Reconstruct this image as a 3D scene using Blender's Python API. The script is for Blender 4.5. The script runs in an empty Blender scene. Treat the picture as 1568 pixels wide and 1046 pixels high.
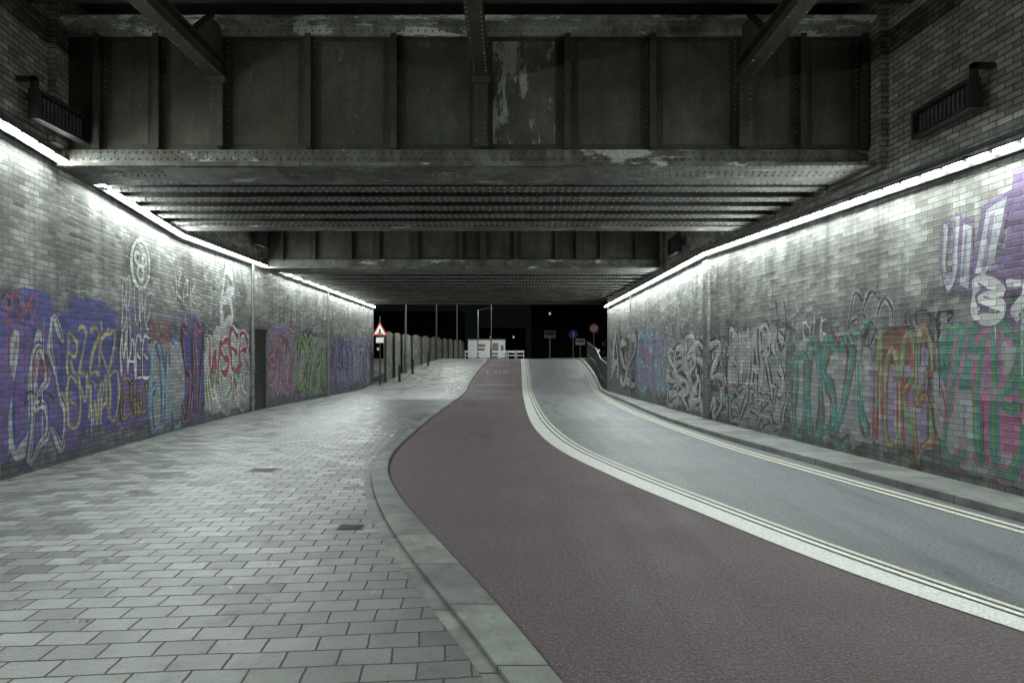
import bpy, math, random
from mathutils import Vector, Matrix
random.seed(7)
F=1045.0; CX=784.0; HY=549.0; CH=1.6   # survey calibration (focal in px of the photo, eye height in m)
S=bpy.context.scene

# ------------------------------------------------------------------ helpers
def ss(t):
    t=max(0,min(1,t)); return t*t*(3-2*t)
def gz(d): return 1.55*ss((d-33)/17.0)
def depth(py,h=0.0):
    lo,hi=0.5,49.9
    for _ in range(50):
        m=(lo+hi)/2
        y=HY+(CH-h-gz(m))*F/m
        if y>py: lo=m
        else: hi=m
    return lo
def lin(pts):
    pts=sorted(pts)
    def f(d):
        if d<=pts[0][0]: a,b=pts[0],pts[1]
        elif d>=pts[-1][0]: return pts[-1][1]
        else:
            for i in range(len(pts)-1):
                if pts[i][0]<=d<=pts[i+1][0]: a,b=pts[i],pts[i+1];break
        return a[1]+(b[1]-a[1])*(d-a[0])/(b[0]-a[0])
    return f
def herm(pts):
    pts=sorted(pts); n=len(pts)
    m=[]
    for i in range(n):
        a=pts[max(0,i-1)];b=pts[min(n-1,i+1)]
        m.append((b[1]-a[1])/(b[0]-a[0]))
    def f(d):
        if d<=pts[0][0]: return pts[0][1]+m[0]*(d-pts[0][0])
        if d>=pts[-1][0]: return pts[-1][1]
        for i in range(n-1):
            if pts[i][0]<=d<=pts[i+1][0]: break
        h=pts[i+1][0]-pts[i][0]; t=(d-pts[i][0])/h
        return ((2*t**3-3*t*t+1)*pts[i][1]+(t**3-2*t*t+t)*h*m[i]+(-2*t**3+3*t*t)*pts[i+1][1]+(t**3-t*t)*h*m[i+1])
    return f
def survey(px,h=0.0):
    r=[]
    for x,y in px:
        d=depth(y,h); r.append((d,(x-CX)/F*d))
    return herm(r)

class MB:
    def __init__(s): s.v=[];s.f=[];s.uv=[]
    def face(s,pts,uv=None):
        i=len(s.v); s.v+= [tuple(p) for p in pts]; s.f.append(tuple(range(i,i+len(pts))))
        s.uv+= uv if uv else [(p[0]+p[1],p[2]) for p in pts]
    def box(s,x0,x1,y0,y1,z0,z1):
        s.hexa([(x0,y0,z0),(x1,y0,z0),(x1,y1,z0),(x0,y1,z0),(x0,y0,z1),(x1,y0,z1),(x1,y1,z1),(x0,y1,z1)])
    def hexa(s,c):
        for q in ((0,3,2,1),(4,5,6,7),(0,1,5,4),(1,2,6,5),(2,3,7,6),(3,0,4,7)):
            s.face([c[k] for k in q])
    def beam(s,p,q,w,h,up=(0,0,1)):
        p=Vector(p);q=Vector(q);d=(q-p).normalized();u=Vector(up)
        if abs(d.dot(u))>.98:u=Vector((0,1,0))
        a=d.cross(u).normalized()*w/2;b=a.cross(d).normalized()*h/2
        s.hexa([p-a-b,p+a-b,q+a-b,q-a-b,p-a+b,p+a+b,q+a+b,q-a+b])
    def cyl(s,p,q,r,n=10,r2=None):
        r2=r if r2 is None else r2
        p=Vector(p);q=Vector(q);d=(q-p).normalized();u=Vector((0,0,1)) if abs(d.z)<.9 else Vector((1,0,0))
        a=d.cross(u).normalized();b=a.cross(d)
        P=[p+(a*math.cos(6.2832*i/n)+b*math.sin(6.2832*i/n))*r for i in range(n)]
        Q=[q+(a*math.cos(6.2832*i/n)+b*math.sin(6.2832*i/n))*r2 for i in range(n)]
        for i in range(n):
            j=(i+1)%n; s.face([P[i],P[j],Q[j],Q[i]])
        s.face(P[::-1]); s.face(Q)
    def rivet(s,p,r,ax):
        p=Vector(p);n=Vector(ax);u=Vector((1,0,0)) if abs(n.x)<.9 else Vector((0,0,1))
        b=n.cross(u)
        A=[p+(u*math.cos(i*1.0472)+b*math.sin(i*1.0472))*r for i in range(6)]
        B=[p+n*r*.8+(u*math.cos(i*1.0472)+b*math.sin(i*1.0472))*r*.55 for i in range(6)]
        for i in range(6): s.face([A[i],A[(i+1)%6],B[(i+1)%6],B[i]])
        s.face(B)
    def build(s,name,mat,parent=None):
        me=bpy.data.meshes.new(name); me.from_pydata(s.v,[],s.f)
        l=me.uv_layers.new(name="UVMap")
        for i,u in enumerate(s.uv): l.data[i].uv=(u[0],u[1])
        me.materials.append(mat); me.update()
        o=bpy.data.objects.new(name,me); S.collection.objects.link(o)
        if parent: o.parent=parent
        return o
def empty(name,loc=(0,0,0)):
    o=bpy.data.objects.new(name,None); o.empty_display_size=.3
    S.collection.objects.link(o); return o

# ------------------------------------------------------------------ node helpers
def si(nt,n,k,v):
    s=n.inputs[k]
    if isinstance(v,bpy.types.NodeSocket): nt.links.new(v,s)
    else:
        if hasattr(s.default_value,'__len__') and not hasattr(v,'__len__'): v=(v,)*len(s.default_value)
        if hasattr(v,'__len__') and len(s.default_value)==4 and len(v)==3: v=(*v,1)
        s.default_value=v
class T:
    def __init__(s,name):
        s.m=bpy.data.materials.new(name); s.m.use_nodes=True; s.nt=s.m.node_tree
        s.b=s.nt.nodes['Principled BSDF']
        s.tc=s.n('ShaderNodeTexCoord')
        s.uv=s.tc.outputs['UV']; s.ob=s.tc.outputs['Object']
    def n(s,t,ins={},**a):
        n=s.nt.nodes.new(t)
        for k,v in a.items(): setattr(n,k,v)
        for k,v in ins.items(): si(s.nt,n,k,v)
        return n
    def noise(s,vec,sc,det=4,ro=.55,dist=0):
        return s.n('ShaderNodeTexNoise',{'Vector':vec,'Scale':sc,'Detail':det,'Roughness':ro,'Distortion':dist}).outputs['Fac']
    def map(s,vec,scale=(1,1,1),rot=(0,0,0),loc=(0,0,0)):
        return s.n('ShaderNodeMapping',{'Vector':vec,'Scale':scale,'Rotation':rot,'Location':loc}).outputs[0]
    def rng(s,v,a,b,c=0.0,d=1.0):
        return s.n('ShaderNodeMapRange',{'Value':v,'From Min':a,'From Max':b,'To Min':c,'To Max':d}).outputs[0]
    def mix(s,f,a,b,bl='MIX'):
        n=s.n('ShaderNodeMix',data_type='RGBA',blend_type=bl)
        si(s.nt,n,0,f);si(s.nt,n,6,a);si(s.nt,n,7,b); return n.outputs[2]
    def math(s,op,a,b=0.0):
        n=s.n('ShaderNodeMath',operation=op); si(s.nt,n,0,a);si(s.nt,n,1,b); return n.outputs[0]
    def vm(s,op,a,b=(0,0,0)):
        n=s.n('ShaderNodeVectorMath',operation=op); si(s.nt,n,0,a);si(s.nt,n,1,b); return n.outputs[0]
    def bump(s,h,dist=.01,st=.5,nrm=None):
        i={'Height':h,'Distance':dist,'Strength':st}
        if nrm: i['Normal']=nrm
        return s.n('ShaderNodeBump',i).outputs[0]
    def tilt(s,c,amt):
        a=s.math('SUBTRACT',c,.5); b=s.math('MULTIPLY',s.math('SINE',s.math('MULTIPLY',c,91.0)),.5)
        cv=s.n('ShaderNodeCombineXYZ',{0:a,1:b,2:s.math('MULTIPLY',s.math('SINE',s.math('MULTIPLY',c,57.0)),.5)}).outputs[0]
        g=s.n('ShaderNodeNewGeometry').outputs['Normal']
        return s.vm('NORMALIZE',s.vm('ADD',g,s.vm('MULTIPLY',cv,(amt,amt,amt))))
    def done(s,col,rough=.7,nrm=None,metal=0,spec=.5):
        si(s.nt,s.b,'Base Color',col);si(s.nt,s.b,'Roughness',rough);si(s.nt,s.b,'Metallic',metal)
        si(s.nt,s.b,'Specular IOR Level',spec)
        if nrm: si(s.nt,s.b,'Normal',nrm)
        return s.m

def simple(name,col,rough=.6,var=.35,sc=6,metal=0):
    t=T(name); n=t.noise(t.ob,sc,5); n2=t.noise(t.ob,sc*9,3)
    c=t.mix(t.rng(n,.3,.7),tuple(x*(1-var) for x in col),tuple(x*(1+var) for x in col))
    return t.done(c,rough,t.bump(n2,.004,.3),metal)
def emis(name,col,st):
    m=bpy.data.materials.new(name); m.use_nodes=True; nt=m.node_tree; nt.nodes.clear()
    e=nt.nodes.new('ShaderNodeEmission'); e.inputs[0].default_value=(*col,1); e.inputs[1].default_value=st
    o=nt.nodes.new('ShaderNodeOutputMaterial'); nt.links.new(e.outputs[0],o.inputs[0]); return m

def wall_mat(name,side,paint=None,cover=.95):
    t=T(name); uv=t.uv
    b=t.n('ShaderNodeTexBrick',{'Vector':uv,'Color1':(.62,.62,.61),'Color2':(1.30,1.30,1.30),'Mortar':(.24,.24,.23),'Scale':1.0,
        'Mortar Size':.0075,'Mortar Smooth':.25,'Bias':0.0,'Brick Width':.235,'Row Height':.079},offset=.5)
    sp=t.n('ShaderNodeSeparateXYZ',{'Vector':uv}); v=sp.outputs[1]; u=sp.outputs[0]
    nb=t.noise(uv,.5,3); nm=t.noise(uv,2.3,6,.65); nf=t.noise(uv,26,3)
    st=t.noise(t.map(uv,(2.2,.22,1)),1.6,5,.6)
    pale=t.mix(t.rng(nm,.35,.7),(.25,.26,.24),(.50,.515,.485))
    pale=t.mix(t.rng(t.noise(t.map(uv,loc=(9,2,0)),.8,6,.7),.46,.60,0,.75),pale,(.15,.15,.13))
    pale=t.mix(t.rng(t.noise(t.map(uv,loc=(1,7,0)),3.1,4,.7),.58,.70,0,.55),pale,(.15,.13,.10))
    pale=t.mix(t.rng(st,.47,.68,0,.85),pale,(.085,.09,.075))
    top= 4.62 if side=='L' else 4.3
    upc=t.mix(t.rng(nm,.35,.65),(.12,.115,.092),(.25,.24,.195))
    upc=t.mix(t.rng(t.noise(uv,1.1,7,.7),.56,.7,0,.6),upc,(.34,.34,.30))
    upm=t.rng(t.math('ADD',v,t.math('MULTIPLY',nb,.3)),top,top+.25)
    if side=='L': lows=[(.18,.18,.20),(.085,.085,.22),(.17,.12,.27),(.27,.28,.29),(.10,.12,.16)]; lh=2.5
    else: lows=[(.19,.185,.18),(.085,.088,.086),(.20,.175,.20),(.30,.31,.30),(.12,.16,.15)]; lh=2.4
    low=lows[0]
    for k,c in enumerate(lows[1:]):
        if paint is not None and k>1: break
        nn=t.noise(t.map(uv,(1,.8,1),loc=(7.3*k+3,4.1*k,0)),.9,4,.7,.6)
        low=t.mix(t.rng(nn,.51,.55,0,.75),low,c)
    low=t.mix(t.rng(st,.45,.68,0,.7),low,(.05,.052,.05))
    lm=t.rng(t.math('ADD',v,t.math('MULTIPLY',t.noise(uv,1.3,4),1.3)),lh+.95,lh+.45)
    col=t.mix(lm,pale,low)
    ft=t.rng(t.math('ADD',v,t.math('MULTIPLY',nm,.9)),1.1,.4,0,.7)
    col=t.mix(upm,col,upc)
    if paint is not None:
        w=t.rng(t.noise(uv,5,6,.75),.28,.46,.5,cover)
        w=t.math('MULTIPLY',w,t.rng(nf,.25,.45,.7,1))
        w=t.math('MULTIPLY',w,t.rng(st,.58,.8,1,.5))
        col=t.mix(w,col,paint)
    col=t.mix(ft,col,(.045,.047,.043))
    col=t.mix(t.rng(t.noise(uv,14,4,.8),.65,.73,0,.4),col,(.40,.42,.39))
    bf=t.mix(t.rng(upm,0,1,.9 if paint is None else .75,1),(1,1,1),b.outputs['Color'])
    col=t.mix(1.0,col,bf,'MULTIPLY')
    h=t.math('SUBTRACT',t.math('MULTIPLY',nf,.3),b.outputs['Fac'])
    ro=t.math('ADD',t.rng(upm,0,1,.30,.85),t.math('MULTIPLY',nm,.25))
    nr=t.tilt(b.outputs['Color'],.10)
    return t.done(col,ro,t.bump(h,.012,.85,nr),spec=.45)

def asphalt(name,c,rough=.62,grain=38):
    t=T(name); o=t.ob
    a=t.noise(o,grain,4,.75); b=t.noise(o,.7,5,.6); w=t.noise(t.map(o,(2.4,.12,1),rot=(0,0,.3)),1.3,4)
    col=t.mix(t.rng(a,.38,.62),tuple(x*.35 for x in c),tuple(x*1.6 for x in c))
    col=t.mix(t.rng(b,.35,.7,0,.5),col,tuple(x*1.3 for x in c))
    col=t.mix(t.rng(w,.48,.68,0,.5),col,tuple(x*.5 for x in c))
    col=t.mix(t.rng(t.noise(o,grain*1.5,2,.7),.58,.66,0,.55),col,tuple(min(1,x*3+.08) for x in c))
    ro=t.math('ADD',t.rng(b,.3,.7,rough-.1,rough+.1),t.rng(w,.4,.7,.1,-.06))
    return t.done(col,ro,t.bump(a,.02,1.0),spec=.5)

def pavers():
    t=T("block_paving"); v=t.map(t.ob,rot=(0,0,math.radians(-5)))
    ns=t.n('ShaderNodeTexNoise',{'Vector':v,'Scale':.9,'Detail':1}).outputs['Color']
    ns2=t.n('ShaderNodeTexNoise',{'Vector':v,'Scale':14,'Detail':2}).outputs['Color']
    vw=t.vm('ADD',t.vm('ADD',v,t.vm('MULTIPLY',ns,(.07,.07,0))),t.vm('MULTIPLY',ns2,(.012,.012,0)))
    b=t.n('ShaderNodeTexBrick',{'Vector':vw,'Color1':(0,0,0),'Color2':(1,1,1),'Mortar':(.5,.5,.5),'Scale':1.0,'Mortar Size':.0075,'Mortar Smooth':.4,
        'Brick Width':.28,'Row Height':.19},offset=.5)
    f=b.outputs['Fac']; c=b.outputs['Color']
    n=t.noise(t.ob,.8,5,.65); nf=t.noise(t.ob,60,4,.6); n3=t.noise(t.ob,5,5,.7)
    col=t.mix(c,(.145,.157,.147),(.275,.29,.272))
    col=t.mix(t.rng(n,.35,.68,0,.55),col,(.125,.135,.125))
    col=t.mix(t.rng(n3,.52,.70,0,.55),col,(.10,.105,.095))
    col=t.mix(t.rng(nf,.3,.7,0,.4),col,(.08,.085,.077))
    col=t.mix(t.rng(t.noise(t.ob,9,2),.74,.76,0,.6),col,(.42,.43,.4))
    col=t.mix(t.rng(t.noise(t.map(t.ob,loc=(4,9,0)),6,3,.6),.70,.74,0,.6),col,(.04,.042,.038))
    col=t.mix(t.rng(f,.2,.8),col,t.mix(t.rng(n3,.4,.6),(.016,.017,.014),(.05,.052,.045)))
    h=t.math('ADD',t.math('MULTIPLY',f,-1.0),t.math('ADD',t.math('MULTIPLY',nf,.25),t.math('MULTIPLY',n3,.6)))
    ro=t.math('ADD',t.rng(c,0,1,.20,.40),t.math('MULTIPLY',n3,.18))
    ro=t.math('ADD',ro,t.math('MULTIPLY',f,.4))
    return t.done(col,ro,t.bump(h,.018,.9,t.tilt(c,.13)),spec=.75)
def stone(name,c,joint=.9,wid=10,rough=.5):
    t=T(name)
    b=t.n('ShaderNodeTexBrick',{'Vector':t.uv,'Color1':(.72,.72,.72),'Color2':(1.18,1.18,1.18),'Mortar':(.15,.15,.14),'Scale':1.0,'Mortar Size':.008,
        'Mortar Smooth':.2,'Brick Width':joint,'Row Height':wid},offset=.37)
    n=t.noise(t.ob,3,6,.7); nf=t.noise(t.ob,70,3); n2=t.noise(t.ob,11,4,.7)
    col=t.mix(t.rng(n,.35,.7),tuple(x*.5 for x in c),tuple(x*1.2 for x in c))
    col=t.mix(t.rng(n2,.55,.7,0,.6),col,tuple(x*.4 for x in c))
    col=t.mix(t.rng(nf,.35,.7,0,.4),col,tuple(x*.5 for x in c))
    col=t.mix(1.0,col,b.outputs['Color'],'MULTIPLY')
    return t.done(col,rough,t.bump(t.math('SUBTRACT',t.math('MULTIPLY',nf,.3),b.outputs['Fac']),.008,.6,t.tilt(b.outputs['Color'],.05)))
def steel(name,dark,light,thr=.5,patch=(.42,.43,.39),pt=.66,rough=.6,rust=.7,vert=False):
    t=T(name); o=t.ob
    n=t.noise(o,1.3,7,.65); n2=t.noise(t.map(o,(3,3,.5)),1.5,6,.7); nf=t.noise(o,40,4)
    n4=t.noise(t.map(o,(1.5,1,.45) if vert else (.35,1,1.2),loc=(3,1,2)),3.0,7,.72,.4)
    col=t.mix(t.rng(n,.38,.62),dark,light)
    col=t.mix(t.rng(n2,.46,.60,0,rust),col,(.060,.036,.020))
    col=t.mix(t.rng(n4,pt,pt+.04),col,patch)
    col=t.mix(t.rng(nf,.4,.7,0,.5),col,tuple(x*.4 for x in dark))
    return t.done(col,rough,t.bump(t.math('ADD',nf,n4),.008,.6),spec=.4)
def paintline(name,c,thr=.42):
    t=T(name); n=t.noise(t.ob,18,6,.75); g=t.noise(t.ob,70,3); b=t.noise(t.ob,1.2,4)
    col=t.mix(t.rng(t.math('ADD',n,t.math('MULTIPLY',b,.4)),thr+.1,thr+.32),(.10,.105,.10),c)
    col=t.mix(t.rng(g,.35,.6,.45,0),col,(.1,.1,.1))
    return t.done(col,.6,t.bump(g,.006,.5))

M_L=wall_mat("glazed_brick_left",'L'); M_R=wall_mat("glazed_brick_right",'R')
M_pav=pavers()
M_red=asphalt("red_asphalt",(.084,.058,.061),.62)
M_grey=asphalt("grey_asphalt",(.118,.130,.139),.40)
M_kerb=stone("granite_kerb",(.27,.285,.265),.92)
M_kerbR=stone("concrete_kerb",(.25,.265,.25),.92)
M_flag=stone("footway_flags",(.28,.295,.275),.62)
M_band=paintline("worn_pale_band",(.66,.68,.64),.24)
M_wline=paintline("road_paint",(.78,.79,.74),.24)
M_text=paintline("worn_text_paint",(.25,.26,.245),.32)
M_yline=paintline("yellow_road_paint",(.60,.60,.47),.30)
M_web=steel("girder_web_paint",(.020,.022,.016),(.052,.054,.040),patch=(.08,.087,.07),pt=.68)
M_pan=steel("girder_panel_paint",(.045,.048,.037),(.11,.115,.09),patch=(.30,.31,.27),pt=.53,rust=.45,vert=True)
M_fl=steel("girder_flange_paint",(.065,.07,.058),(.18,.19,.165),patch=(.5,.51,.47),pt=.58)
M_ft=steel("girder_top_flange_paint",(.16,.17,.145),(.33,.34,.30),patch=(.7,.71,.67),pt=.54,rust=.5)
M_beam=steel("deck_beam_paint",(.05,.053,.045),(.14,.148,.13),patch=(.4,.41,.38),pt=.66)
M_dark=simple("dark_metal",(.018,.019,.018),.5)
M_deck=simple("deck_underside",(.03,.031,.026),.8)
M_galv=simple("galvanised_steel",(.16,.17,.165),.45,metal=.3)
M_led=emis("led_tube",(.92,1.0,.97),62)

# ------------------------------------------------------------------ plan layout (metres)
wallL=lin([(-6,-4.72),(8.75,-6.57),(14.7,-7.3),(21,-7.82),(37,-7.5)])
wallR=lin([(-6,6.64),(7.5,5.62),(17,4.9),(32,4.47)])
PL=.03; PR=.09
kout=survey([(745,1046),(690,970),(640,905),(600,850),(570,795),(558,752),(560,722),(578,695),(612,668),(655,635),(700,606),(714,588),(727,570),(740,556)],PL)
kin=survey([(852,1046),(795,975),(735,905),(685,850),(635,795),(604,752),(593,722),(601,695),(627,668),(665,636),(708,606),(719,588),(731,570),(744,556)])
bl=survey([(798,556),(799,580),(801,606),(808,635),(822,660),(858,690),(950,735),(1080,789),(1220,846),(1380,905),(1568,968)])
br=survey([(809,556),(812,580),(817,606),(832,635),(855,660),(897,688),(990,728),(1110,774),(1250,826),(1410,882),(1568,935)])
ya=survey([(1568,818),(1400,770),(1250,727),(1100,682),(1000,646),(950,625),(915,604),(900,580),(885,556)])
kr=survey([(1568,800),(1400,754),(1250,712),(1100,670),(1010,640),(955,616),(926,603),(911,580),(894,556)])
def KR(d): return min(kr(d),wallR(d)-.28) if d<31.8 else kr(d)
def YA(d): return min(ya(d),KR(d)-.30)
def BR(d): return min(br(d),YA(d)-.5)
def BL(d): return min(bl(d),BR(d)-.3)
ds=[-4+.25*i for i in range(97)]+[20.5+.5*i for i in range(70)]+[56+3*i for i in range(18)]

def strip(mb,fa,fb,za,zb=None,ds=ds,seg=1):
    zb=za if zb is None else zb
    L=0
    for i in range(len(ds)-1):
        d0,d1=ds[i],ds[i+1]
        p=Vector((fa(d0),d0));q=Vector((fa(d1),d1));l=(q-p).length
        a0,a1,b0,b1=fa(d0),fa(d1),fb(d0),fb(d1)
        w0=b0-a0;w1=b1-a1
        if za!=zb and abs(w0)<1e-6: w0=w1=zb-za
        mb.face([(a0,d0,gz(d0)+za),(b0,d0,gz(d0)+zb),(b1,d1,gz(d1)+zb),(a1,d1,gz(d1)+za)],[(L,.3),(L,.3+w0),(L+l,.3+w1),(L+l,.3)])
        L+=l
def mk(name,mat,parts,parent=None):
    mb=MB()
    for p in parts: strip(mb,*p)
    return mb.build(name,mat,parent)
off=lambda f,o:(lambda d:f(d)+o)
mid=lambda f,g,t:(lambda d:f(d)+(g(d)-f(d))*t)
leftb=lambda d: wallL(d)-.3 if d<37.2 else -14
rightb=lambda d: wallR(d)+.3 if d<32.2 else 22
gm=MB()
tx=[-400,-60,-14,0,14,60,400]; ty=[-60,-4,10,33]+[34+i for i in range(17)]+[60,110,400,900]
for i in range(len(tx)-1):
    for j in range(len(ty)-1):
        gm.face([(tx[i],ty[j],gz(ty[j])-.12),(tx[i+1],ty[j],gz(ty[j])-.12),(tx[i+1],ty[j+1],gz(ty[j+1])-.12),(tx[i],ty[j+1],gz(ty[j+1])-.12)])
gm.build("ground",simple("waste_ground",(.06,.06,.05),.9))
mk("pavement",M_pav,[(leftb,kout,PL)])
mk("kerb",M_kerb,[(kout,mid(kout,kin,.28),PL-.004),(mid(kout,kin,.30),kin,PL+.014),(mid(kout,kin,.30),mid(kout,kin,.30),PL-.02,PL+.014),(kin,kin,PL+.014,-.02)])
mk("bus_lane",M_red,[(kin,BL,0)])
mk("road",M_grey,[(BL,KR,0)])
mk("lane_divider_band",M_band,[(off(BL,0),mid(BL,BR,.60),.006)])
mk("lane_line",M_wline,[(mid(BL,BR,.70),mid(BL,BR,.82),.006)])
mk("lane_line",M_yline,[(mid(BL,BR,.92),mid(BL,BR,1.05),.006)])
mk("double_yellow_line",M_yline,[(YA,off(YA,.075),.006),(off(YA,.15),off(YA,.225),.006)])
mk("kerb",M_kerbR,[(KR,KR,-.02,PR),(KR,off(KR,.14),PR)])
mk("footway",M_flag,[(off(KR,.14),rightb,PR-.006,PR-.006,[d for d in ds if d<=33])])
mk("grass_verge",simple("rough_grass",(.05,.06,.035),.9,.6,8),[(off(KR,.14),rightb,PR-.01,PR+.35,[d for d in ds if d>=33])])

# ------------------------------------------------------------------ walls
def wall(name,fw,mat,d0,d1,sgn):
    mb=MB(); H=8.2; n=int((d1-d0)/.5)
    D=[d0+(d1-d0)*i/n for i in range(n+1)]
    for i in range(n):
        a,b=D[i],D[i+1]
        mb.face([(fw(a),a,-.1),(fw(b),b,-.1),(fw(b),b,H),(fw(a),a,H)],[(a,-.1),(b,-.1),(b,H),(a,H)])
        o=sgn*.9
        mb.face([(fw(a),a,H),(fw(b),b,H),(fw(b)+o,b,H),(fw(a)+o,a,H)],[(a,H),(b,H),(b,H+.9),(a,H+.9)])
        mb.face([(fw(a)+o,a,-.1),(fw(b)+o,b,-.1),(fw(b)+o,b,H),(fw(a)+o,a,H)],[(a,-.1),(b,-.1),(b,H),(a,H)])
    for d in (d0,d1):
        x=fw(d); mb.face([(x,d,-.1),(x+sgn*.9,d,-.1),(x+sgn*.9,d,H),(x,d,H)],[(0,-.1),(.9,-.1),(.9,H),(0,H)])
    return mb.build(name,mat)
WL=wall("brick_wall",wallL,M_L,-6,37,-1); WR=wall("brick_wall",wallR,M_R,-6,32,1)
def wbox(fw,sgn,d0,d1,z0,z1,dep,mb):
    c=[]
    P=[(fw(d0)+sgn*.05,d0),(fw(d0)-sgn*dep,d0),(fw(d1)-sgn*dep,d1),(fw(d1)+sgn*.05,d1)]
    for z in (z0,z1):
        for p in P: c.append((p[0],p[1],z))
    for q in ((0,3,2,1),(4,5,6,7),(0,1,5,4),(1,2,6,5),(2,3,7,6),(3,0,4,7)):
        pts=[c[k] for k in q]
        if q in ((0,1,5,4),(2,3,7,6)): uv=[(p[0],p[2]) for p in pts]
        else: uv=[(p[1],p[2]) for p in pts]
        mb.face(pts,uv)
for fw,sg,m,W,zb in ((wallL,-1,M_L,WL,4.72),(wallR,1,M_R,WR,4.34)):
    mb=MB()
    for d in (9.85,21.2):
        wbox(fw,sg,d,d+1.4,zb,8.1,.12,mb)
    mb.build("pilaster",m,W)
mb=MB(); wbox(wallR,1,16.9,17.25,0.09,4.05,.07,mb); mb.build("buttress",M_R,WR)

# ------------------------------------------------------------------ graffiti
_g={}
def glyph(ch,o):
    k=(ch,o)
    if k in _g: return _g[k]
    cu=bpy.data.curves.new("t",'FONT'); cu.body=ch; cu.size=1; cu.offset=o; cu.resolution_u=4
    ob=bpy.data.objects.new("t",cu); S.collection.objects.link(ob)
    dg=bpy.context.evaluated_depsgraph_get(); ev=ob.evaluated_get(dg); me=ev.to_mesh()
    v=[(p.co.x,p.co.y) for p in me.vertices]; f=[tuple(p.vertices) for p in me.polygons]
    ev.to_mesh_clear(); bpy.data.objects.remove(ob); bpy.data.curves.remove(cu)
    _g[k]=(v,f); return _g[k]
COL={'white':(.70,.72,.71),'grey':(.32,.34,.345),'black':(.018,.018,.022),'blue':(.06,.07,.30),'purple':(.15,.10,.32),'yellow':(.46,.46,.16),
 'cyan':(.15,.34,.42),'teal':(.07,.24,.205),'green':(.15,.31,.10),'red':(.36,.06,.07),'pink':(.42,.15,.28),'brown':(.17,.08,.05),'pale':(.48,.51,.52),'mauve':(.28,.235,.36),'violet':(.18,.12,.25)}
SK=[[[(.1,0),(.1,1)],[(.1,1),(.7,.95),(.85,.7),(.6,.52),(.15,.5)],[(.3,.5),(.9,0)]],
    [[(.85,.9),(.4,1),(.1,.75),(.5,.5),(.9,.3),(.6,0),(.1,.08)]],
    [[(.05,0),(.4,1)],[(.4,1),(.55,.95),(.9,0)],[(.2,.35),(.8,.4)]],
    [[(.5,1),(.12,.8),(.08,.25),(.5,0),(.9,.25),(.88,.8),(.5,1)]],
    [[(.1,1),(.12,.2),(.5,0),(.85,.2),(.9,1)]],
    [[(.1,0),(.15,1)],[(.15,1),(.5,.4),(.85,1)],[(.85,1),(.9,0)]],
    [[(.15,1),(.1,0)],[(.9,.95),(.2,.45),(.9,.02)]],
    [[(.9,.95),(.15,1),(.1,0),(.9,.05)],[(.15,.52),(.7,.5)]],
    [[(.05,.95),(.95,1)],[(.5,1),(.45,.3),(.6,0)]],
    [[(.15,0),(.1,1),(.65,.98),(.85,.75),(.2,.52),(.8,.45),(.9,.15),(.15,0)]],
    [[(.05,1),(.3,0),(.5,.6),(.7,0),(.95,1)]],
    [[(.1,1),(.9,.95),(.1,.05),(.95,0)]]]
def smooth(pts,n=9):
    if len(pts)==2:
        a,b=pts; bx=random.uniform(-.12,.12); return [(a[0]+(b[0]-a[0])*t/n+bx*math.sin(3.14*t/n),a[1]+(b[1]-a[1])*t/n) for t in range(n+1)]
    P=[pts[0]]+list(pts)+[pts[-1]]; r=[]
    for i in range(1,len(P)-2):
        p0,p1,p2,p3=P[i-1:i+3]
        for k in range(n):
            t=k/n
            r.append(tuple(.5*((2*p1[j])+(-p0[j]+p2[j])*t+(2*p0[j]-5*p1[j]+4*p2[j]-p3[j])*t*t+(-p0[j]+3*p1[j]-3*p2[j]+p3[j])*t**3) for j in (0,1)))
    r.append(pts[-1]); return r
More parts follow.
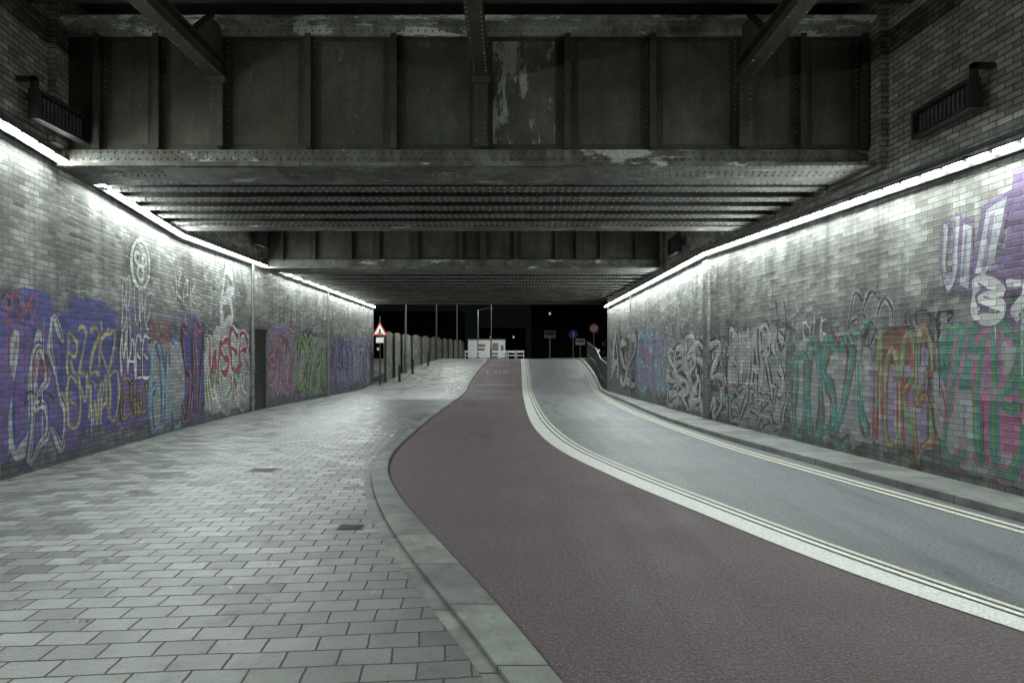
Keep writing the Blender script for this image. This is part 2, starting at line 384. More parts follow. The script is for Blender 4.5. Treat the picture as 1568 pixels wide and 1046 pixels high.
class Graf:
    def __init__(s,side):
        s.side=side; s.fw=wallL if side=='L' else wallR; s.sg=1 if side=='L' else -1
        s.mb={}; s.lay=0
    def layer(s): s.lay+=1; return .0012+s.lay*5e-6
    def get(s,c):
        if c not in s.mb: s.mb[c]=MB()
        return s.mb[c]
    def pt(s,u,v,o): return (s.fw(u)+s.sg*o,u,v)
    def d_of(s,px):
        k=(px-CX)/F; lo,hi=3,60
        for _ in range(40):
            m=(lo+hi)/2
            r=s.fw(m)/m
            if abs(r)>abs(k): lo=m
            else: hi=m
        return lo
    def z_of(s,px,py): return CH+(HY-py)*s.d_of(px)/F
    def poly(s,pts,c):
        o=s.layer(); n=len(pts); cu=sum(p[0] for p in pts)/n; cv=sum(p[1] for p in pts)/n
        for i in range(n):
            q=[(cu,cv),pts[i],pts[(i+1)%n]]
            s.get(c).face([s.pt(u,v,o) for u,v in q],q)
    def stroke(s,pts,w,c,tap=True):
        o=s.layer(); mb=s.get(c); n=len(pts); Ls=[];R=[]
        for i,(u,v) in enumerate(pts):
            a=pts[max(0,i-1)];b=pts[min(n-1,i+1)]
            dx,dy=b[0]-a[0],b[1]-a[1]; l=math.hypot(dx,dy) or 1
            ww=w*(.8+.28*math.sin(i*.45+s.lay))
            if tap and (i==0 or i==n-1): ww*=.6
            Ls.append((u-dy/l*ww/2,v+dx/l*ww/2));R.append((u+dy/l*ww/2,v-dx/l*ww/2))
        for i in range(n-1):
            q=[Ls[i],R[i],R[i+1],Ls[i+1]]
            e=1.0e-6
            oo=[o+i*e,o+i*e,o+i*e+e,o+i*e+e]
            mb.face([s.pt(a,max(.04,b),k) for (a,b),k in zip(q,oo)],q)
    def drips(s,u0,u1,z,cols,n):
        for k in range(n):
            u=random.uniform(u0,u1); l=random.uniform(.15,.8)
            s.stroke([(u,z+.15),(u+.004,z-.1),(u,z-l)],.016,random.choice(cols))
    def wild(s,d0,d1,z0,z1,n,fill,outl,inner=None,fat=1.0):
        cw=(d1-d0)/n; H=z1-z0
        for i in range(n):
            j=i if s.side=='L' else n-1-i
            sk=random.choice(SK); c0=d0+cw*j; w=cw*random.uniform(.95,1.2); h=H*random.uniform(.8,1.05); zb=z0+H*random.uniform(-.04,.12)
            sh=random.uniform(-.25,.25); wd=min(cw,H*.8)*.25*fat*random.uniform(.85,1.2); ph=random.random()*6
            C=[]
            for st in sk:
                q=[]
                for a,b in smooth(st):
                    a+=.07*math.sin(b*6+ph)+sh*(b-.5); b+=.05*math.sin(a*6+ph*2)
                    if s.side=='R': a=1-a
                    q.append((c0+a*w,max(.08,zb+b*h)))
                C.append(q)
            if outl:
                for q in C: s.stroke(q,wd+max(.07,wd*.45),outl,False)
            for q in C: s.stroke(q,wd,fill)
            if inner:
                for q in C: s.stroke([(a+wd*.15,b+wd*.12) for a,b in q[1:-1]],wd*.22,inner)
        s.drips(d0,d1,z0,[fill,outl or fill],n*2)
    def text(s,d0,d1,z0,z1,txt,fill,outl,inner=None,fat=.05,drip=True):
        n=len(txt); cw=(d1-d0)/n
        for i,ch in enumerate(txt):
            j=i if s.side=='L' else n-1-i
            c0=d0+cw*j; w=cw*random.uniform(.9,1.05); hh=(z1-z0)*random.uniform(.85,1.05)
            zb=z0+random.uniform(-.04,.1)*(z1-z0); sh=random.uniform(-.3,.3); ph=random.random()*6
            def place(o,col,dx=0,dz=0):
                vs,fs=glyph(ch,o)
                if not vs: return
                g0=glyph(ch,0)[0]
                x0=min(p[0] for p in g0);x1=max(p[0] for p in g0);y0=min(p[1] for p in g0);y1=max(p[1] for p in g0)
                if x1-x0<.25: x0-=.1;x1+=.1
                lay=s.layer(); mb=s.get(col); q=[]
                for x,y in vs:
                    a=(x-x0)/(x1-x0);b=(y-y0)/(y1-y0)
                    a+=.10*math.sin(b*5+ph)+sh*(b-.5); b+=.07*math.sin(a*5+ph*2)
                    if s.side=='R': a=1-a
                    q.append((c0+a*w+dx,max(.05,zb+b*hh+dz)))
                for f in fs:
                    pts=[q[k] for k in f]; mb.face([s.pt(u,v_,lay) for u,v_ in pts],pts)
            if outl: place(fat+.055,outl)
            place(fat,fill)
            if inner: place(-.02,inner,.02,.01)
        if drip: s.drips(d0,d1,z0,[fill,outl or fill],n*2)
    def _ext(s,px0,px1,py0,py1):
        d0,d1=sorted((s.d_of(px0),s.d_of(px1))); xm=(px0+px1)/2
        return d0,d1,max(.15,s.z_of(xm,py1)),s.z_of(xm,py0)
    def piece(s,px0,px1,py0,py1,*a,**k): s.text(*s._ext(px0,px1,py0,py1),*a,**k)
    def wp(s,px0,px1,py0,py1,*a,**k): s.wild(*s._ext(px0,px1,py0,py1),*a,**k)
    def patch(s,px0,px1,py0,py1,c):
        d0,d1,z0,z1=s._ext(px0,px1,py0,py1); pts=[]
        N=60
        for i in range(N):
            a=6.2832*i/N; ca,sa=math.cos(a),math.sin(a)
            r=1+.06*math.sin(3*a+d0)+.05*math.sin(7*a+z1)+random.uniform(-.03,.03)
            e=.4
            x=math.copysign(abs(ca)**e,ca)*r;y=math.copysign(abs(sa)**e,sa)*r
            pts.append(((d0+d1)/2+x*(d1-d0)/2,max(.06,(z0+z1)/2+y*(z1-z0)/2)))
        s.poly(pts,c)
    def tag(s,d,z,w,h,c,wd=.035):
        n=random.randint(2,5); pts=[]; ph=random.random()*6; k1=random.uniform(1.2,2.2)
        N=n*14
        for i in range(N+1):
            t=i/N; a=t*n*6.2832
            x=t*w+.20*w/n*math.cos(a*1.0+ph)*1.8
            y=h*(.5*math.sin(a+ph*.5)*(.6+.4*math.sin(a*.37+ph))+.22*math.sin(a*k1+ph))
            pts.append((d+(x if s.side=='L' else w-x),z+y))
        s.stroke(pts,wd,c)
    def build(s,parent):
        for c,mb in s.mb.items():
            mb.build("graffiti_"+c,wall_mat("spray_paint_%s_%s"%(c,s.side),s.side,COL[c]),parent)
R_=random.uniform; RC=random.choice
G=Graf('L')
for k in range(50):
    d=R_(2,35); G.tag(d,R_(.4,2.3),R_(.6,1.6),R_(.15,.6),RC(['blue','black','grey','purple','pale','white','cyan','black','mauve']),R_(.02,.05))
for k in range(30):
    d=R_(2,34); z=R_(.4,2.0); G.wild(d,d+R_(.8,1.8),z,z+R_(.35,.8),random.randint(3,5),RC(['pale','black','grey','white','cyan','purple','red','pink']),RC([None,None,'black','blue']),None,.6)
for a in [(-60,92,480,700,'purple'),(92,182,465,665,'blue'),(182,228,500,650,'purple'),(228,280,520,650,'grey'),(312,384,505,642,'pale'),(408,452,500,610,'mauve'),(452,505,515,605,'grey'),(512,566,520,592,'mauve'),(20,80,445,500,'blue'),(80,120,600,690,'purple'),(282,312,490,640,'blue')]:
    G.patch(*a)
G.wp(-90,52,490,700,3,'pale','blue','grey',fat=1.5)
G.wp(45,98,510,690,2,'pale','blue','black',fat=1.3)
G.wp(102,178,500,572,5,'yellow','purple',None,fat=.8)
G.wp(102,180,575,650,5,'yellow','purple',None,fat=.7)
G.wp(184,228,515,580,4,'white','black',None,fat=.9)
G.wp(186,226,585,640,3,'brown','black','yellow')
G.wp(230,276,525,650,3,'cyan','blue','pale',fat=1.4)
G.wp(276,312,490,640,3,'black','pink',None,fat=1.2)
G.wp(318,380,515,570,4,'red','white',None,fat=.9)
G.wp(318,380,570,635,4,'white','green','red',fat=1.1)
G.wp(408,452,510,600,4,'pink','brown','yellow',fat=1.1)
G.wp(455,503,520,600,4,'green','black','yellow',fat=1.1)
G.wp(514,540,525,590,3,'blue','black','pale',fat=1.1)
G.wp(540,566,530,588,3,'grey','blue','pale')
G.wp(186,200,420,510,2,'white',None,None,fat=.8)
G.wp(205,232,445,500,3,'white',None,None,fat=.5)
G.wp(268,300,425,470,3,'white',None,None,fat=.5)
G.wp(338,356,420,505,1,'white','pale',None,fat=.9)
G.wp(0,60,450,492,4,'red','blue',None,fat=.7)
G.wp(228,262,495,522,4,'red',None,None,fat=.8)
d0=G.d_of(215); z0=G.z_of(215,405)
for (cu,cv,r) in ((0,0,.46),(-.15,.1,.10),(.17,.1,.10),(0,-.17,.15)):
    G.stroke([(d0+cu+r*math.cos(a*.35)*.9,z0+cv+r*math.sin(a*.35)) for a in range(19)],.10,'white')
for k in range(34):
    d=R_(3,34); G.tag(d,R_(1.0,2.9),R_(.4,1.1),R_(.1,.4),RC(['white','black','pale','blue','black','red','cyan']),R_(.015,.03))
for k in range(34): d=R_(3,30); G.drips(d,d+.5,R_(.9,2.2),[RC(['black','blue','white','grey'])],3)
G.build(WL)
G=Graf('R')
for k in range(50):
    d=R_(3,30); G.tag(d,R_(.4,2.3),R_(.5,1.5),R_(.15,.6),RC(['black','grey','grey','pale','white','mauve','black','teal','brown']),R_(.02,.045))
for k in range(30):
    d=R_(3,28); z=R_(.4,2.1); G.wild(d,d+R_(.7,1.6),z,z+R_(.3,.8),random.randint(3,5),RC(['pale','black','grey','white','teal','black','brown']),RC([None,None,'black','grey']),None,.6)
for a in [(1436,1640,490,735,'grey'),(1214,1335,515,690,'grey'),(1335,1428,520,690,'mauve'),(1118,1205,500,655,'grey'),(1020,1110,520,640,'grey'),(975,1022,515,600,'mauve'),(1340,1400,500,560,'brown'),(1440,1540,500,600,'teal'),(1500,1620,600,700,'pink')]:
    G.patch(*a)
G.wp(1440,1625,490,735,4,'teal','pink','green',fat=1.4)
G.wp(1336,1430,520,690,4,'green','red','grey',fat=1.1)
G.wp(1216,1336,520,690,5,'teal','brown','cyan',fat=1.5)
G.wp(1118,1203,505,600,5,'pale','black','grey',fat=1.2)
G.wp(1118,1205,600,665,5,'grey','black',None,fat=1.0)
G.wp(1022,1108,525,580,5,'pale','black','white',fat=1.2)
G.wp(1022,1108,580,640,4,'pale','black',None,fat=1.2)
G.wp(978,1020,520,600,3,'cyan','mauve','pale',fat=1.2)
G.wp(938,974,525,590,3,'pale','black',None)
G.piece(1500,1640,290,405,"LE",'pale','violet','mauve',fat=.06,drip=False)
G.wild(*G._ext(1490,1600,425,488),2,'white','violet',None,fat=1.3)
G.piece(1443,1490,350,440,"UI",'pale','violet','mauve',fat=.04,drip=False)
G.wp(1190,1205,465,540,1,'black',None,None,fat=.8)
for k in range(40):
    d=R_(3,29); G.tag(d,R_(.8,2.6),R_(.4,1.2),R_(.1,.4),RC(['white','black','pale','black','red','teal','pink']),R_(.014,.028))
for k in range(34): d=R_(3,28); G.drips(d,d+.5,R_(.9,2.2),[RC(['black','pale','white','grey'])],3)
G.build(WR)

# ------------------------------------------------------------------ lights on the walls
zL=lin([(-6,4.6),(8.75,4.56),(14.7,4.30),(14.71,4.28),(21.2,4.48),(37,4.36)])
zR=lin([(-6,3.85),(7.5,3.93),(17,4.2),(32,4.02)])
def ledrun(fw,zf,sg,d0,d1):
    e=empty("led_strip_light"); hs=MB(); tb=MB(); br_=MB()
    d=d0
    while d<d1:
        a,b=d,min(d+.40,d1)
        P=[Vector((fw(k)-sg*.13,k,zf(k))) for k in (a,b)]
        hs.beam(P[0]+Vector((0,0,.036)),P[1]+Vector((0,0,.036)),.05,.02)
        # added shield plate, keeps the tube's glow off the wall behind it
        hs.beam(P[0]+Vector((sg*.04,0,-.012)),P[1]+Vector((sg*.04,0,-.012)),.008,.10)
        a2,b2=a+.07,b-.07
        Q=[Vector((fw(k)-sg*.13,k,zf(k))) for k in (a2,b2)]
        tb.beam(Q[0],Q[1],.045,.045)
        d+=.40
    d=d0
    while d<d1:
        br_.box(min(fw(d),fw(d)-sg*.14),max(fw(d),fw(d)-sg*.14),d-.02,d+.02,zf(d)+.055,zf(d)+.075)
        d+=1.2
    for k in range(int((d1-d0)/1.5)):
        a=d0+1.5*k; b=min(a+1.5,d1)
        br_.beam((fw(a)-sg*.03,a,zf(a)+.16),(fw(b)-sg*.03,b,zf(b)+.16),.04,.04)
    hs.build("housing_and_shield",M_dark,e); tb.build("led_tube",M_led,e); br_.build("brackets",M_dark,e)
    n=int(round((d1-d0)/3)); st=(d1-d0)/n
    for i in range(n):
        a=d0+st*i; b=a+st
        A=Vector((fw(a)-sg*.165,a,zf(a)-.03)); B=Vector((fw(b)-sg*.165,b,zf(b)-.03)); L=(B-A).length
        la=bpy.data.lights.new("optic",'AREA'); la.shape='RECTANGLE'; la.size=L*.98; la.size_y=.03; la.energy=25*L; la.color=(.92,1.0,.97)
        lo=bpy.data.objects.new("optic",la); S.collection.objects.link(lo); lo.parent=e
        xa=(B-A).normalized(); nrm=Vector((-sg*.58,0,-.815)); nrm=(nrm-xa*nrm.dot(xa)).normalized(); za=-nrm; yaX=za.cross(xa)
        M=Matrix((xa,yaX,za)).transposed().to_4x4(); M.translation=(A+B)/2; lo.matrix_world=M
ledrun(wallL,zL,-1,-5,36.8); ledrun(wallR,zR,1,-5,31.8)

def flood(fw,sg,d,z,L=1.15,H=.42):
    e=empty("wall_mounted_floodlight"); m=MB(); x=fw(d)
    f=lambda o:x-sg*o
    def bx(a,b,y0,y1,z0,z1,mm=m): mm.box(min(f(a),f(b)),max(f(a),f(b)),y0,y1,z0,z1)
    bx(.16,.30,d,d+.05,z,z+H); bx(.16,.30,d+L-.05,d+L,z,z+H)
    bx(.16,.30,d+.05,d+L-.05,z,z+.05); bx(.16,.30,d+.05,d+L-.05,z+H-.05,z+H)
    bx(.16,.19,d+.05,d+L-.05,z+.05,z+H-.05)
    bx(-.02,.16,d+L*.3,d+L*.3+.06,z+H*.5,z+H*.5+.06); bx(-.02,.16,d+L*.7,d+L*.7+.06,z+H*.5,z+H*.5+.06)
    bx(.20,.26,d-.02,d+.06,z+H-.02,z+H+.16); bx(-.02,.26,d-.02,d+.04,z+H+.10,z+H+.16)
    m.build("frame",M_dark,e); r=MB(); n=12
    for i in range(n):
        y=d+.08+(L-.16)*i/n
        r.box(min(f(.19),f(.26)),max(f(.19),f(.26)),y,y+.035,z+.07,z+H-.07)
    r.build("cooling_fins",simple("fin_metal",(.06,.062,.06),.5),e)
flood(wallL,-1,9.1,4.8,1.1,.40); flood(wallR,1,7.9,4.5,1.15,.36); flood(wallL,-1,20.0,4.95,1.0,.5); flood(wallR,1,18.9,4.55,1.0,.5)

# door, pipes on left wall
e=empty("service_door"); m=MB()
x=wallL(21)
m.box(x-.02,x+.03,20.45,21.55,.05,2.5); m.build("leaf",M_dark,e)
m=MB()
for a,b,c,d_ in ((20.35,20.45,.03,2.6),(21.55,21.65,.03,2.6)): m.box(x-.05,x+.09,a,b,c,d_)
m.box(x-.05,x+.09,20.452,21.548,2.5,2.6); m.build("frame",M_galv,e)
m=MB(); m.cyl((x+.03,20.6,1.2),(x+.10,20.6,1.2),.03); m.build("handle",M_galv,e)
def pipe(name,fw,sg,d,z0,z1,r=.05):
    m=MB(); X=fw(d)-sg*(r+.03); m.cyl((X,d,z0),(X,d,z1),r,10)
    z=z0+.3
    while z<z1: m.cyl((X,d,z),(X,d,z+.06),r*1.35,10); m.box(min(X,fw(d)),max(X,fw(d)),d-.015,d+.015,z+.01,z+.05); z+=1.4
    m.build(name,M_galv)
pipe("drainpipe",wallL,-1,20.2,.03,4.4); pipe("drainpipe",wallL,-1,28.2,.03,4.3)
pipe("conduit",wallR,1,26.3,.09,4.0,.03)
m=MB(); X=wallL(21)
m.beam((X,21.9,3.55),(X+.45,21.9,3.62),.04,.04); m.box(X+.4,X+.62,21.82,21.98,3.5,3.6); m.build("wall_lamp",M_galv)

# ------------------------------------------------------------------ bridges
def girder(e,d,stf,posts,struts=True,detail=True):
    x0=wallL(d)-.1; x1=wallR(d)+.1
    w=MB(); w.box(x0,x1,d,d+.03,4.66,6.5); w.build("girder_web",M_web,e)
    ed=sorted(stf+posts)
    pn=MB(); pp=MB()
    for i,(a,b) in enumerate(zip(ed[:-1],ed[1:])):
        (pp if (detail and i==5) else pn).box(a+.17,b-.17,d-.006,d-.0005,4.80,6.33)
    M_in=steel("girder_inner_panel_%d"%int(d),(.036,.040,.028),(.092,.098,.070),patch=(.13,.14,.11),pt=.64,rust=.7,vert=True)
    pn.build("web_panels",M_in,e)
    if pp.v: pp.build("patched_panel",M_pan,e)
    f=MB()
    f.box(x0,x1,d-.25,d+.85,4.41,4.455); f.box(x0,x1,d-.055,d-.002,4.455,4.70)
    f.box(x0,x1,d-.16,d-.055,4.456,4.475)
    f.build("girder_flange",M_fl,e); f=MB()
    f.box(x0,x1,d-.26,d+.3,6.55,6.60); f.box(x0,x1,d-.05,d-.002,6.40,6.549); f.box(x0,x1,d-.16,d-.05,6.53,6.549)
    f.build("top_flange",M_ft,e)
    f=MB()
    for a,b in ((-4.9,-3.1),(-1.6,.7),(2.1,3.9)): f.box(a,b,d-.262,d-.2505,4.40,4.465)
    for a,b in ((-5.2,-3.5),(-.7,1.1)): f.box(a,b,d-.20,d+.7,4.395,4.409)
    f.build("splice_plates",M_fl,e)
    s=MB(); r=MB(); r2=MB()
    for x in stf:
        s.box(x-.008,x+.008,d-.13,d-.001,4.705,6.398); s.box(x-.045,x+.045,d-.138,d-.131,4.705,6.398)
        s.box(x-.085,x+.085,d-.012,d-.001,4.705,6.398)
        if detail:
            z=4.8
            while z<6.38:
                r2.rivet((x-.062,d-.012,z),.018,(0,-1,0)); r2.rivet((x+.062,d-.012,z),.018,(0,-1,0)); z+=.085
    for x in posts:
        s.box(x-.012,x+.012,d-.20,d-.001,4.705,6.398); s.box(x-.10,x+.10,d-.22,d-.201,4.705,5.72)
        s.box(x-.12,x+.12,d-.014,d-.001,4.705,6.398)
        s.box(x-.14,x+.14,d-.25,d-.19,5.62,5.72)
        if struts:
            L=6.5
            s.box(x-.11,x+.11,d-L,d-.05,5.725,5.745); s.box(x-.11,x+.11,d-L,d-.05,5.97,5.99); s.box(x-.01,x+.01,d-L,d-.05,5.745,5.97)
            s.face([(x-.008,d-.05,5.99),(x-.008,d-1.0,5.99),(x-.008,d-.45,6.5),(x-.008,d-.05,6.54)])
            s.face([(x+.008,d-.05,5.99),(x+.008,d-1.0,5.99),(x+.008,d-.45,6.5),(x+.008,d-.05,6.54)])
            s.beam((x,d-1.0,6.0),(x,d-.40,6.52),.14,.02)
            for yy in range(40):
                r.rivet((x-.085,d-.2-yy*.11,5.725),.013,(0,0,-1)); r.rivet((x+.085,d-.2-yy*.11,5.725),.013,(0,0,-1))
        if detail:
            z=4.8
            while z<6.38:
                r2.rivet((x-.09,d-.014,z),.018,(0,-1,0)); r2.rivet((x+.09,d-.014,z),.018,(0,-1,0))
                if z<5.6: r2.rivet((x-.06,d-.22,z),.016,(0,-1,0)); r2.rivet((x+.06,d-.22,z),.016,(0,-1,0))
                z+=.085
    if detail:
        x=x0+.1
        while x<x1:
            r.rivet((x,d-.055,4.66),.019,(0,-1,0)); r.rivet((x+.05,d-.055,4.56),.019,(0,-1,0)); r2.rivet((x,d-.05,6.47),.016,(0,-1,0))
            r.rivet((x,d-.10,4.475),.016,(0,0,1)); r.rivet((x,d-.21,4.41),.018,(0,0,-1)); r.rivet((x,d+.10,4.41),.018,(0,0,-1)); r.rivet((x+.05,d+.3,4.41),.018,(0,0,-1)); r.rivet((x+.05,d+.78,4.41),.018,(0,0,-1))
            r.rivet((x,d-.17,6.55),.017,(0,0,-1))
            x+=.105
    s.build("stiffeners",M_web,e)
    if detail: r.build("rivets",M_fl,e); r2.build("web_rivets",M_beam,e)
def deck(e,d0,d1,step,det):
    m=MB(); m.box(wallL(d0)-.2,wallR(min(d0,30))+.2,d0,d1,4.80,5.05); m.build("deck_slab",M_deck,e)
    b=MB(); r=MB(); d=d0+.35; i=0
    while d<d1:
        a,c=wallL(d)-.05,wallR(min(d,31))+.05
        b.box(a,c,d-.16,d+.16,4.42,4.445); b.box(a,c,d-.01,d+.01,4.445,4.80)
        if det or d<27:
            x=a+.1
            while x<c:
                r.rivet((x,d-.125,4.42),.020,(0,0,-1)); r.rivet((x,d+.125,4.42),.020,(0,0,-1)); x+=.12
        d+=step; i+=1
    for x in (-5.6,-4.0,-2.4,-.8,.8,2.4,3.9):
        b.box(x-.07,x+.07,d0,d1,4.60,4.62); b.box(x-.008,x+.008,d0,d1,4.62,4.80)
    k=d0+.4
    while k+2.4<d1+.1:
        b.beam((-6,k,4.55),(-3,k+2.4,4.55),.08,.012); b.beam((0,k,4.55),(3.2,k+2.4,4.55),.08,.012); k+=2.4
    b.build("cross_beams",M_beam,e)
    if r.v: r.build("beam_rivets",simple("pale_rivet_heads",(.30,.31,.28),.6),e)  # rivet heads in a paler tone than the beams
X=lambda px,d:(px-CX)/F*d
B1=empty("railway_bridge")
girder(B1,10.2,[X(p,10.2) for p in (155,245,475,605,868,997,1225,1318)],[X(p,10.2) for p in (340,737,1135)])
deck(B1,11.05,14.7,.72,True)
m=MB(); m.box(wallL(14.7),wallR(14.7),14.7,14.74,4.44,6.4); m.build("far_girder_web",M_web,B1)
m=MB(); m.box(wallL(14.7),wallR(14.7),14.5,15.0,4.40,4.439); m.build("far_girder_flange",M_fl,B1)
m=MB(); m.box(wallL(9.2),wallR(9.2),9.05,9.35,6.46,6.50); m.box(wallL(9.2),wallR(9.2),9.19,9.21,6.50,7.0); m.box(wallL(9.2),wallR(9.2),9.05,9.35,7.0,7.03)
m.build("upper_cross_beam",M_web,B1)
m=MB(); m.box(wallL(5)-.8,wallR(3)+.3,3.0,10.9,7.05,7.25); m.build("upper_deck",M_deck,B1)
m=MB()
for x in (-6.0,-5.2,-3.0,-1.7,.6,1.9,3.0,4.6): m.box(x-.04,x+.04,3.2,10.2,6.90,7.05)
m.build("timber_joists",M_deck,B1)
B2=empty("railway_bridge")
girder(B2,21.5,[-7.2,-6.2,-4.2,-3.0,-1.6,.1,1.4,2.8,3.9],[-5.1,-.9,2.1],False,False)
deck(B2,22.35,34.5,1.0,False)
m=MB(); m.box(-8,4.6,34.5,34.55,4.40,6.2); m.box(-8,4.6,34.2,34.9,4.36,4.399); m.build("end_girder",M_web,B2)

# ------------------------------------------------------------------ small ground items
def cover(x,d,w,l):
    e=empty("access_cover"); m=MB(); z=PL+.004
    m.box(x-w/2,x+w/2,d-l/2,d+l/2,PL-.01,z); m.build("lid",M_galv,e)
    m=MB()
    for k in range(5): m.box(x-w/2+.03,x+w/2-.03,d-l/2+l*(k+.5)/5-.012,d-l/2+l*(k+.5)/5+.012,z,z+.004)
    m.build("ribs",M_dark,e)
cover(-3.5,9.6,.42,.32); cover(-1.5,6.35,.28,.18)
def rtext(txt,xc,d0,w,l,mat,z=.012):
    m=MB(); n=len(txt)
    for i,ch in enumerate(txt):
        vs,fs=glyph(ch,.0); x0=min(p[0] for p in vs);x1=max(p[0] for p in vs);y1=max(p[1] for p in vs)
        for f in fs:
            P=[]
            for k in f:
                a=(vs[k][0]-x0)/(x1-x0) if x1-x0>.2 else .5
                X_=xc-w/2+w*(i+.1+.8*a)/n; Y=d0+l*vs[k][1]/y1
                P.append((X_,Y,gz(Y)+z))
            m.face(P)
    m.build("road_marking_text",mat)
rtext("SLOW",2.85,41.2,2.2,1.6,M_text,.03); rtext("SLOW",2.4,30.6,1.9,1.8,M_text)
rtext("BUS",-.75,43.5,1.4,1.2,M_text,.03); rtext("LANE",-.8,40.5,1.5,1.3,M_text,.03)
m=MB()
for a,b,d in ((-1.9,-.4,33.4),(-1.7,.3,31.8),(-1.9,.2,36.5)):
    m.face([(a,d,gz(d)+.008),(b,d,gz(d)+.008),(b,d+.3,gz(d+.3)+.008),(a,d+.3,gz(d+.3)+.008)])
m.build("stop_line",M_text)

# ------------------------------------------------------------------ beyond the tunnel
M_white=simple("white_sheet",(.62,.63,.62),.5,.12); M_redp=simple("red_sign",(.45,.03,.03),.5,.1)
M_wood=simple("weathered_boards",(.20,.20,.18),.8,.5,3)
def fence(name,pts,zt):
    e=empty(name); b=MB(); p=MB()
    for (x0,d0),(x1,d1) in zip(pts[:-1],pts[1:]):
        L=math.hypot(x1-x0,d1-d0); n=int(L/.16)
        P=lambda t:(x0+(x1-x0)*t,d0+(d1-d0)*t)
        for i in range(n):
            t0=i/n;t1=(i+.97)/n; h=random.uniform(-.015,.015)+.16*math.sin((i%12)/12*math.pi)
            a,c=P(t0),P(t1); zb=gz(a[1])
            b.beam((*a,(zb+zt+h)/2),(*c,(zb+zt+h)/2),.025,(zt+h-zb))
        for i in range(int(L/1.9)+1):
            t=i*1.9/L; x,y=P(t); p.box(x+.03,x+.13,y-.05,y+.05,gz(y),zt+.05)
    b.build("boards",M_wood,e); p.build("posts",M_dark,e)
fence("timber_fence",[(-7.0,37.3),(-6.7,41),(-5.4,48),(-4.1,58)],2.95)
def warn():
    e=empty("warning_sign"); x,y=-7.0,36.2; z=3.05; g=gz(y)
    m=MB(); m.cyl((x,y,g),(x,y,z+.75),.035); m.build("post",M_dark,e)
    def tri(s,dy,mat,n):
        m=MB(); A=[(x-s,y-.05-dy,z-s*.58),(x+s,y-.05-dy,z-s*.58),(x,y-.05-dy,z+s*1.155)]
        B=[(a,b+.012,c) for a,b,c in A]
        m.face(A);m.face(B[::-1])
        for i in range(3): j=(i+1)%3; m.face([A[i],A[j],B[j],B[i]])
        m.build(n,mat,e)
    tri(.40,0,M_redp,"border"); tri(.29,.014,M_white,"face")
    m=MB(); m.box(x-.05,x+.05,y-.072,y-.068,z-.1,z+.12); m.box(x-.13,x+.13,y-.072,y-.068,z-.15,z-.1); m.build("symbol",M_dark,e)
    m=MB(); m.box(x-.2,x+.2,y-.06,y-.04,z-.62,z-.34); m.build("plate",M_white,e)
warn()
def lamp(x,y,h=8,arm=1.2,P=0,s=1):
    e=empty("street_lamp"); m=MB(); g=gz(y)
    m.cyl((x,y,g),(x,y,g+1.2),.11,12,.10); m.cyl((x,y,g+1.2),(x,y,g+h),.075,12,.05); m.cyl((x,y,g+h),(x+s*arm,y,g+h+.25),.035,8); m.build("column",M_galv,e)
    m=MB(); m.box(min(x+s*arm,x+s*(arm+.6)),max(x+s*arm,x+s*(arm+.6)),y-.13,y+.13,g+h+.2,g+h+.32); m.build("head",M_dark,e)
    if P:
        la=bpy.data.lights.new("lens",'AREA'); la.shape='RECTANGLE'; la.size=.44; la.size_y=.2; la.energy=P; la.color=(.94,1,.96)
        lo=bpy.data.objects.new("lens",la); S.collection.objects.link(lo); lo.parent=e; lo.location=(x+s*(arm+.3),y,g+h+.19)
lamp(-6.4,41,6.5,P=480); lamp(-6.0,54,8,P=600); lamp(-5.0,62,8); lamp(-2.3,75,8,P=900); lamp(8.5,56,8,P=800,s=-1); lamp(-4.2,84,6.0,P=420)
def rsign(x,y,zc,kind):
    e=empty("traffic_sign"); m=MB(); g=gz(y); m.cyl((x,y,g),(x,y,zc+.3),.04); m.build("post",M_galv,e)
    m=MB()
    if kind=='round':
        m.cyl((x,y-.06,zc),(x,y-.08,zc),.36,24); m.build("border",M_redp,e); m=MB(); m.cyl((x,y-.08,zc),(x,y-.095,zc),.28,24); m.build("face",M_white,e)
    elif kind=='blue':
        m.cyl((x,y-.06,zc),(x,y-.08,zc),.36,24); m.build("face",simple("blue_sign",(.03,.09,.35),.5),e)
        m=MB(); m.box(x-.05,x+.05,y-.09,y-.082,zc-.2,zc+.2); m.build("arrow",M_white,e)
    else:
        m.box(x-.45,x+.45,y-.08,y-.06,zc-.3,zc+.3); m.build("face",M_galv,e); m=MB(); m.box(x-.38,x+.38,y-.09,y-.082,zc-.05,zc+.2); m.build("legend",M_dark,e)
rsign(3.0,54,3.5,'panel'); rsign(4.85,54,3.5,'blue'); rsign(6.0,50,3.8,'round'); rsign(6.6,66,3.2,'panel')
e=empty("site_cabin"); g=gz(90)
m=MB(); m.box(-5.8,-.9,90,92.4,g+.15,g+2.5); m.build("body",M_white,e)
m=MB(); m.box(-5.9,-.8,89.9,92.5,g+2.5,g+2.6); m.box(-5.8,-.9,89.98,92.3,g,g+.15)
m.box(-2.6,-1.8,89.97,89.995,g+.15,g+2.1); m.box(-1.5,-1.1,89.97,89.995,g+1.1,g+1.8); m.build("trim_and_door",M_galv,e)
m=MB(); m.box(-4.5,-3.5,89.96,89.995,g+1.6,g+1.95); m.build("sign_board",simple("faded_red",(.30,.10,.10),.6),e)
m=MB(); m.box(-4.4,-3.6,89.96,89.995,g+1.0,g+1.4); m.build("notice",M_galv,e)
e=empty("site_barrier"); m=MB()
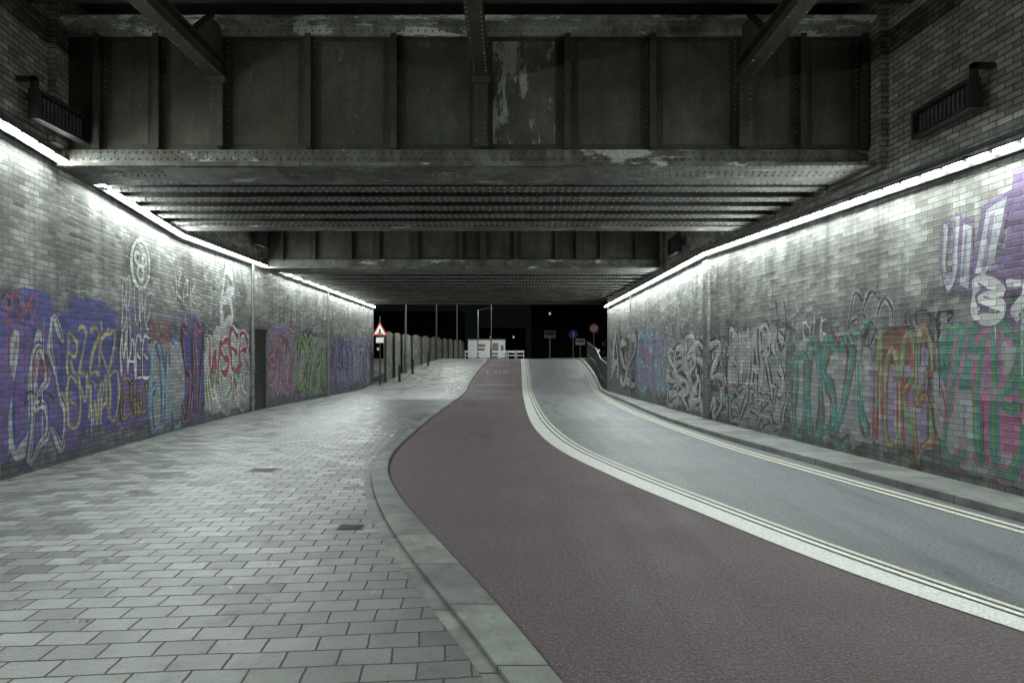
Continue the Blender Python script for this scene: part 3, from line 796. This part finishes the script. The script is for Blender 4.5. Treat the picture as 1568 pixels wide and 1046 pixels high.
for i in range(8):
    x=-6.5+i*1.0; y=80
    m.box(x,x+.9,y,y+.04,gz(y)+.75,gz(y)+.95); m.box(x,x+.9,y,y+.04,gz(y)+.35,gz(y)+.45); m.box(x,x+.06,y-.02,y+.06,gz(y),gz(y)+1.0); m.box(x+.84,x+.9,y-.02,y+.06,gz(y),gz(y)+1.0)
m.build("rails",M_white,e)
def bld(name,x0,x1,y,h,c,rows,cols,seed):
    rr=random.Random(seed); e=empty(name); g=gz(y); m=MB(); m.box(x0,x1,y,y+10,g,g+h); m.box(x0-.2,x1+.2,y-.2,y+10.2,g+h,g+h+.3)
    m.build("walls",simple(name+"_brick",c,.85),e)
    w=MB(); l=MB()
    for i in range(rows):
        for j in range(cols):
            X0=x0+(x1-x0)*(j+.3)/cols; X1=x0+(x1-x0)*(j+.6)/cols; Z=g+h*(i+.3)/rows
            if rr.random()<.10: l.box(X0,X0+.35,y-.05,y+.02,Z+.3,Z+.75)
            else: w.box(X0,X1,y-.05,y+.02,Z,Z+h*.4/rows)
    w.build("windows",M_dark,e)
    if l.v: l.build("lit_windows",emis("lit_window",(1,.85,.6),.5),e)
bld("apartment_building",4,32,130,10.5,(.09,.045,.045),3,12,3); bld("brick_warehouse",-40,-9,120,8,(.04,.04,.04),2,12,5); bld("terraced_house",-7,3,150,6.5,(.05,.045,.04),2,6,9)
e=empty("metal_railing"); m=MB(); pr=[(4.75,33.2),(4.95,38),(5.3,43),(5.5,50)]
for (a,b),(c,d) in zip(pr[:-1],pr[1:]):
    for h in (.25,1.15): m.beam((a,b,gz(b)+h+.1),(c,d,gz(d)+h+.1),.04,.04)
    n=int((d-b)/.22)
    for i in range(n+1):
        t=i/n; x,y=a+(c-a)*t,b+(d-b)*t; m.beam((x,y,gz(y)+(.0 if i%8==0 else .35)),(x,y,gz(y)+1.25),.05 if i%8==0 else .02,.05 if i%8==0 else .02)
m.build("rails",M_galv,e)
def bol(x,y):
    m=MB(); g=gz(y); m.cyl((x,y,g),(x,y,g+.9),.07,12); m.cyl((x,y,g+.9),(x,y,g+1.0),.085,12,.04); m.cyl((x,y,g+.7),(x,y,g+.8),.078,12); m.build("bollard",M_dark)
for x,y in ((-6.2,37.6),(-5.9,40.5),(-5.4,44)): bol(x,y)
e=empty("shrub"); m=MB(); rr=random.Random(4)
cl=[(rr.uniform(5.8,9.5),rr.uniform(34,47),rr.uniform(.35,.9)) for _ in range(34)]
for cx,cy,r in cl:
    for k in range(110):
        v=Vector((rr.gauss(0,1),rr.gauss(0,1),rr.gauss(0,1))).normalized()*r*rr.uniform(.5,1.05)
        p=Vector((cx,cy,gz(cy)+.35+r*.75))+v
        if p.z<gz(p.y)+.05: continue
        a=Vector((rr.gauss(0,1),rr.gauss(0,1),rr.gauss(0,1))).normalized()*.09; b=a.orthogonal().normalized()*.05
        m.face([p-a,p+b,p+a,p-b])
m.build("leaves",simple("shrub_leaves",(.05,.07,.03),.7,.6,3),e)
m=MB()
for cx,cy,r in cl: m.cyl((cx,cy,gz(cy)),(cx,cy,gz(cy)+r*1.2),.03,6,.01)
m.build("stems",M_wood,e)

# ------------------------------------------------------------------ world, camera
w=bpy.data.worlds.new("World"); S.world=w; w.use_nodes=True
bg=w.node_tree.nodes['Background']; bg.inputs[0].default_value=(.8,.9,1,1); bg.inputs[1].default_value=.004
cd=bpy.data.cameras.new("camera"); co=bpy.data.objects.new("camera",cd); S.collection.objects.link(co)
co.location=(0,0,CH); co.rotation_euler=(math.radians(90),0,0)
cd.sensor_width=36; cd.lens=F/1568*36; cd.shift_y=(HY-523)/1568; cd.clip_start=.05; cd.clip_end=2000
S.camera=co
S.view_settings.view_transform='Standard'; S.view_settings.look='None'; S.view_settings.exposure=0
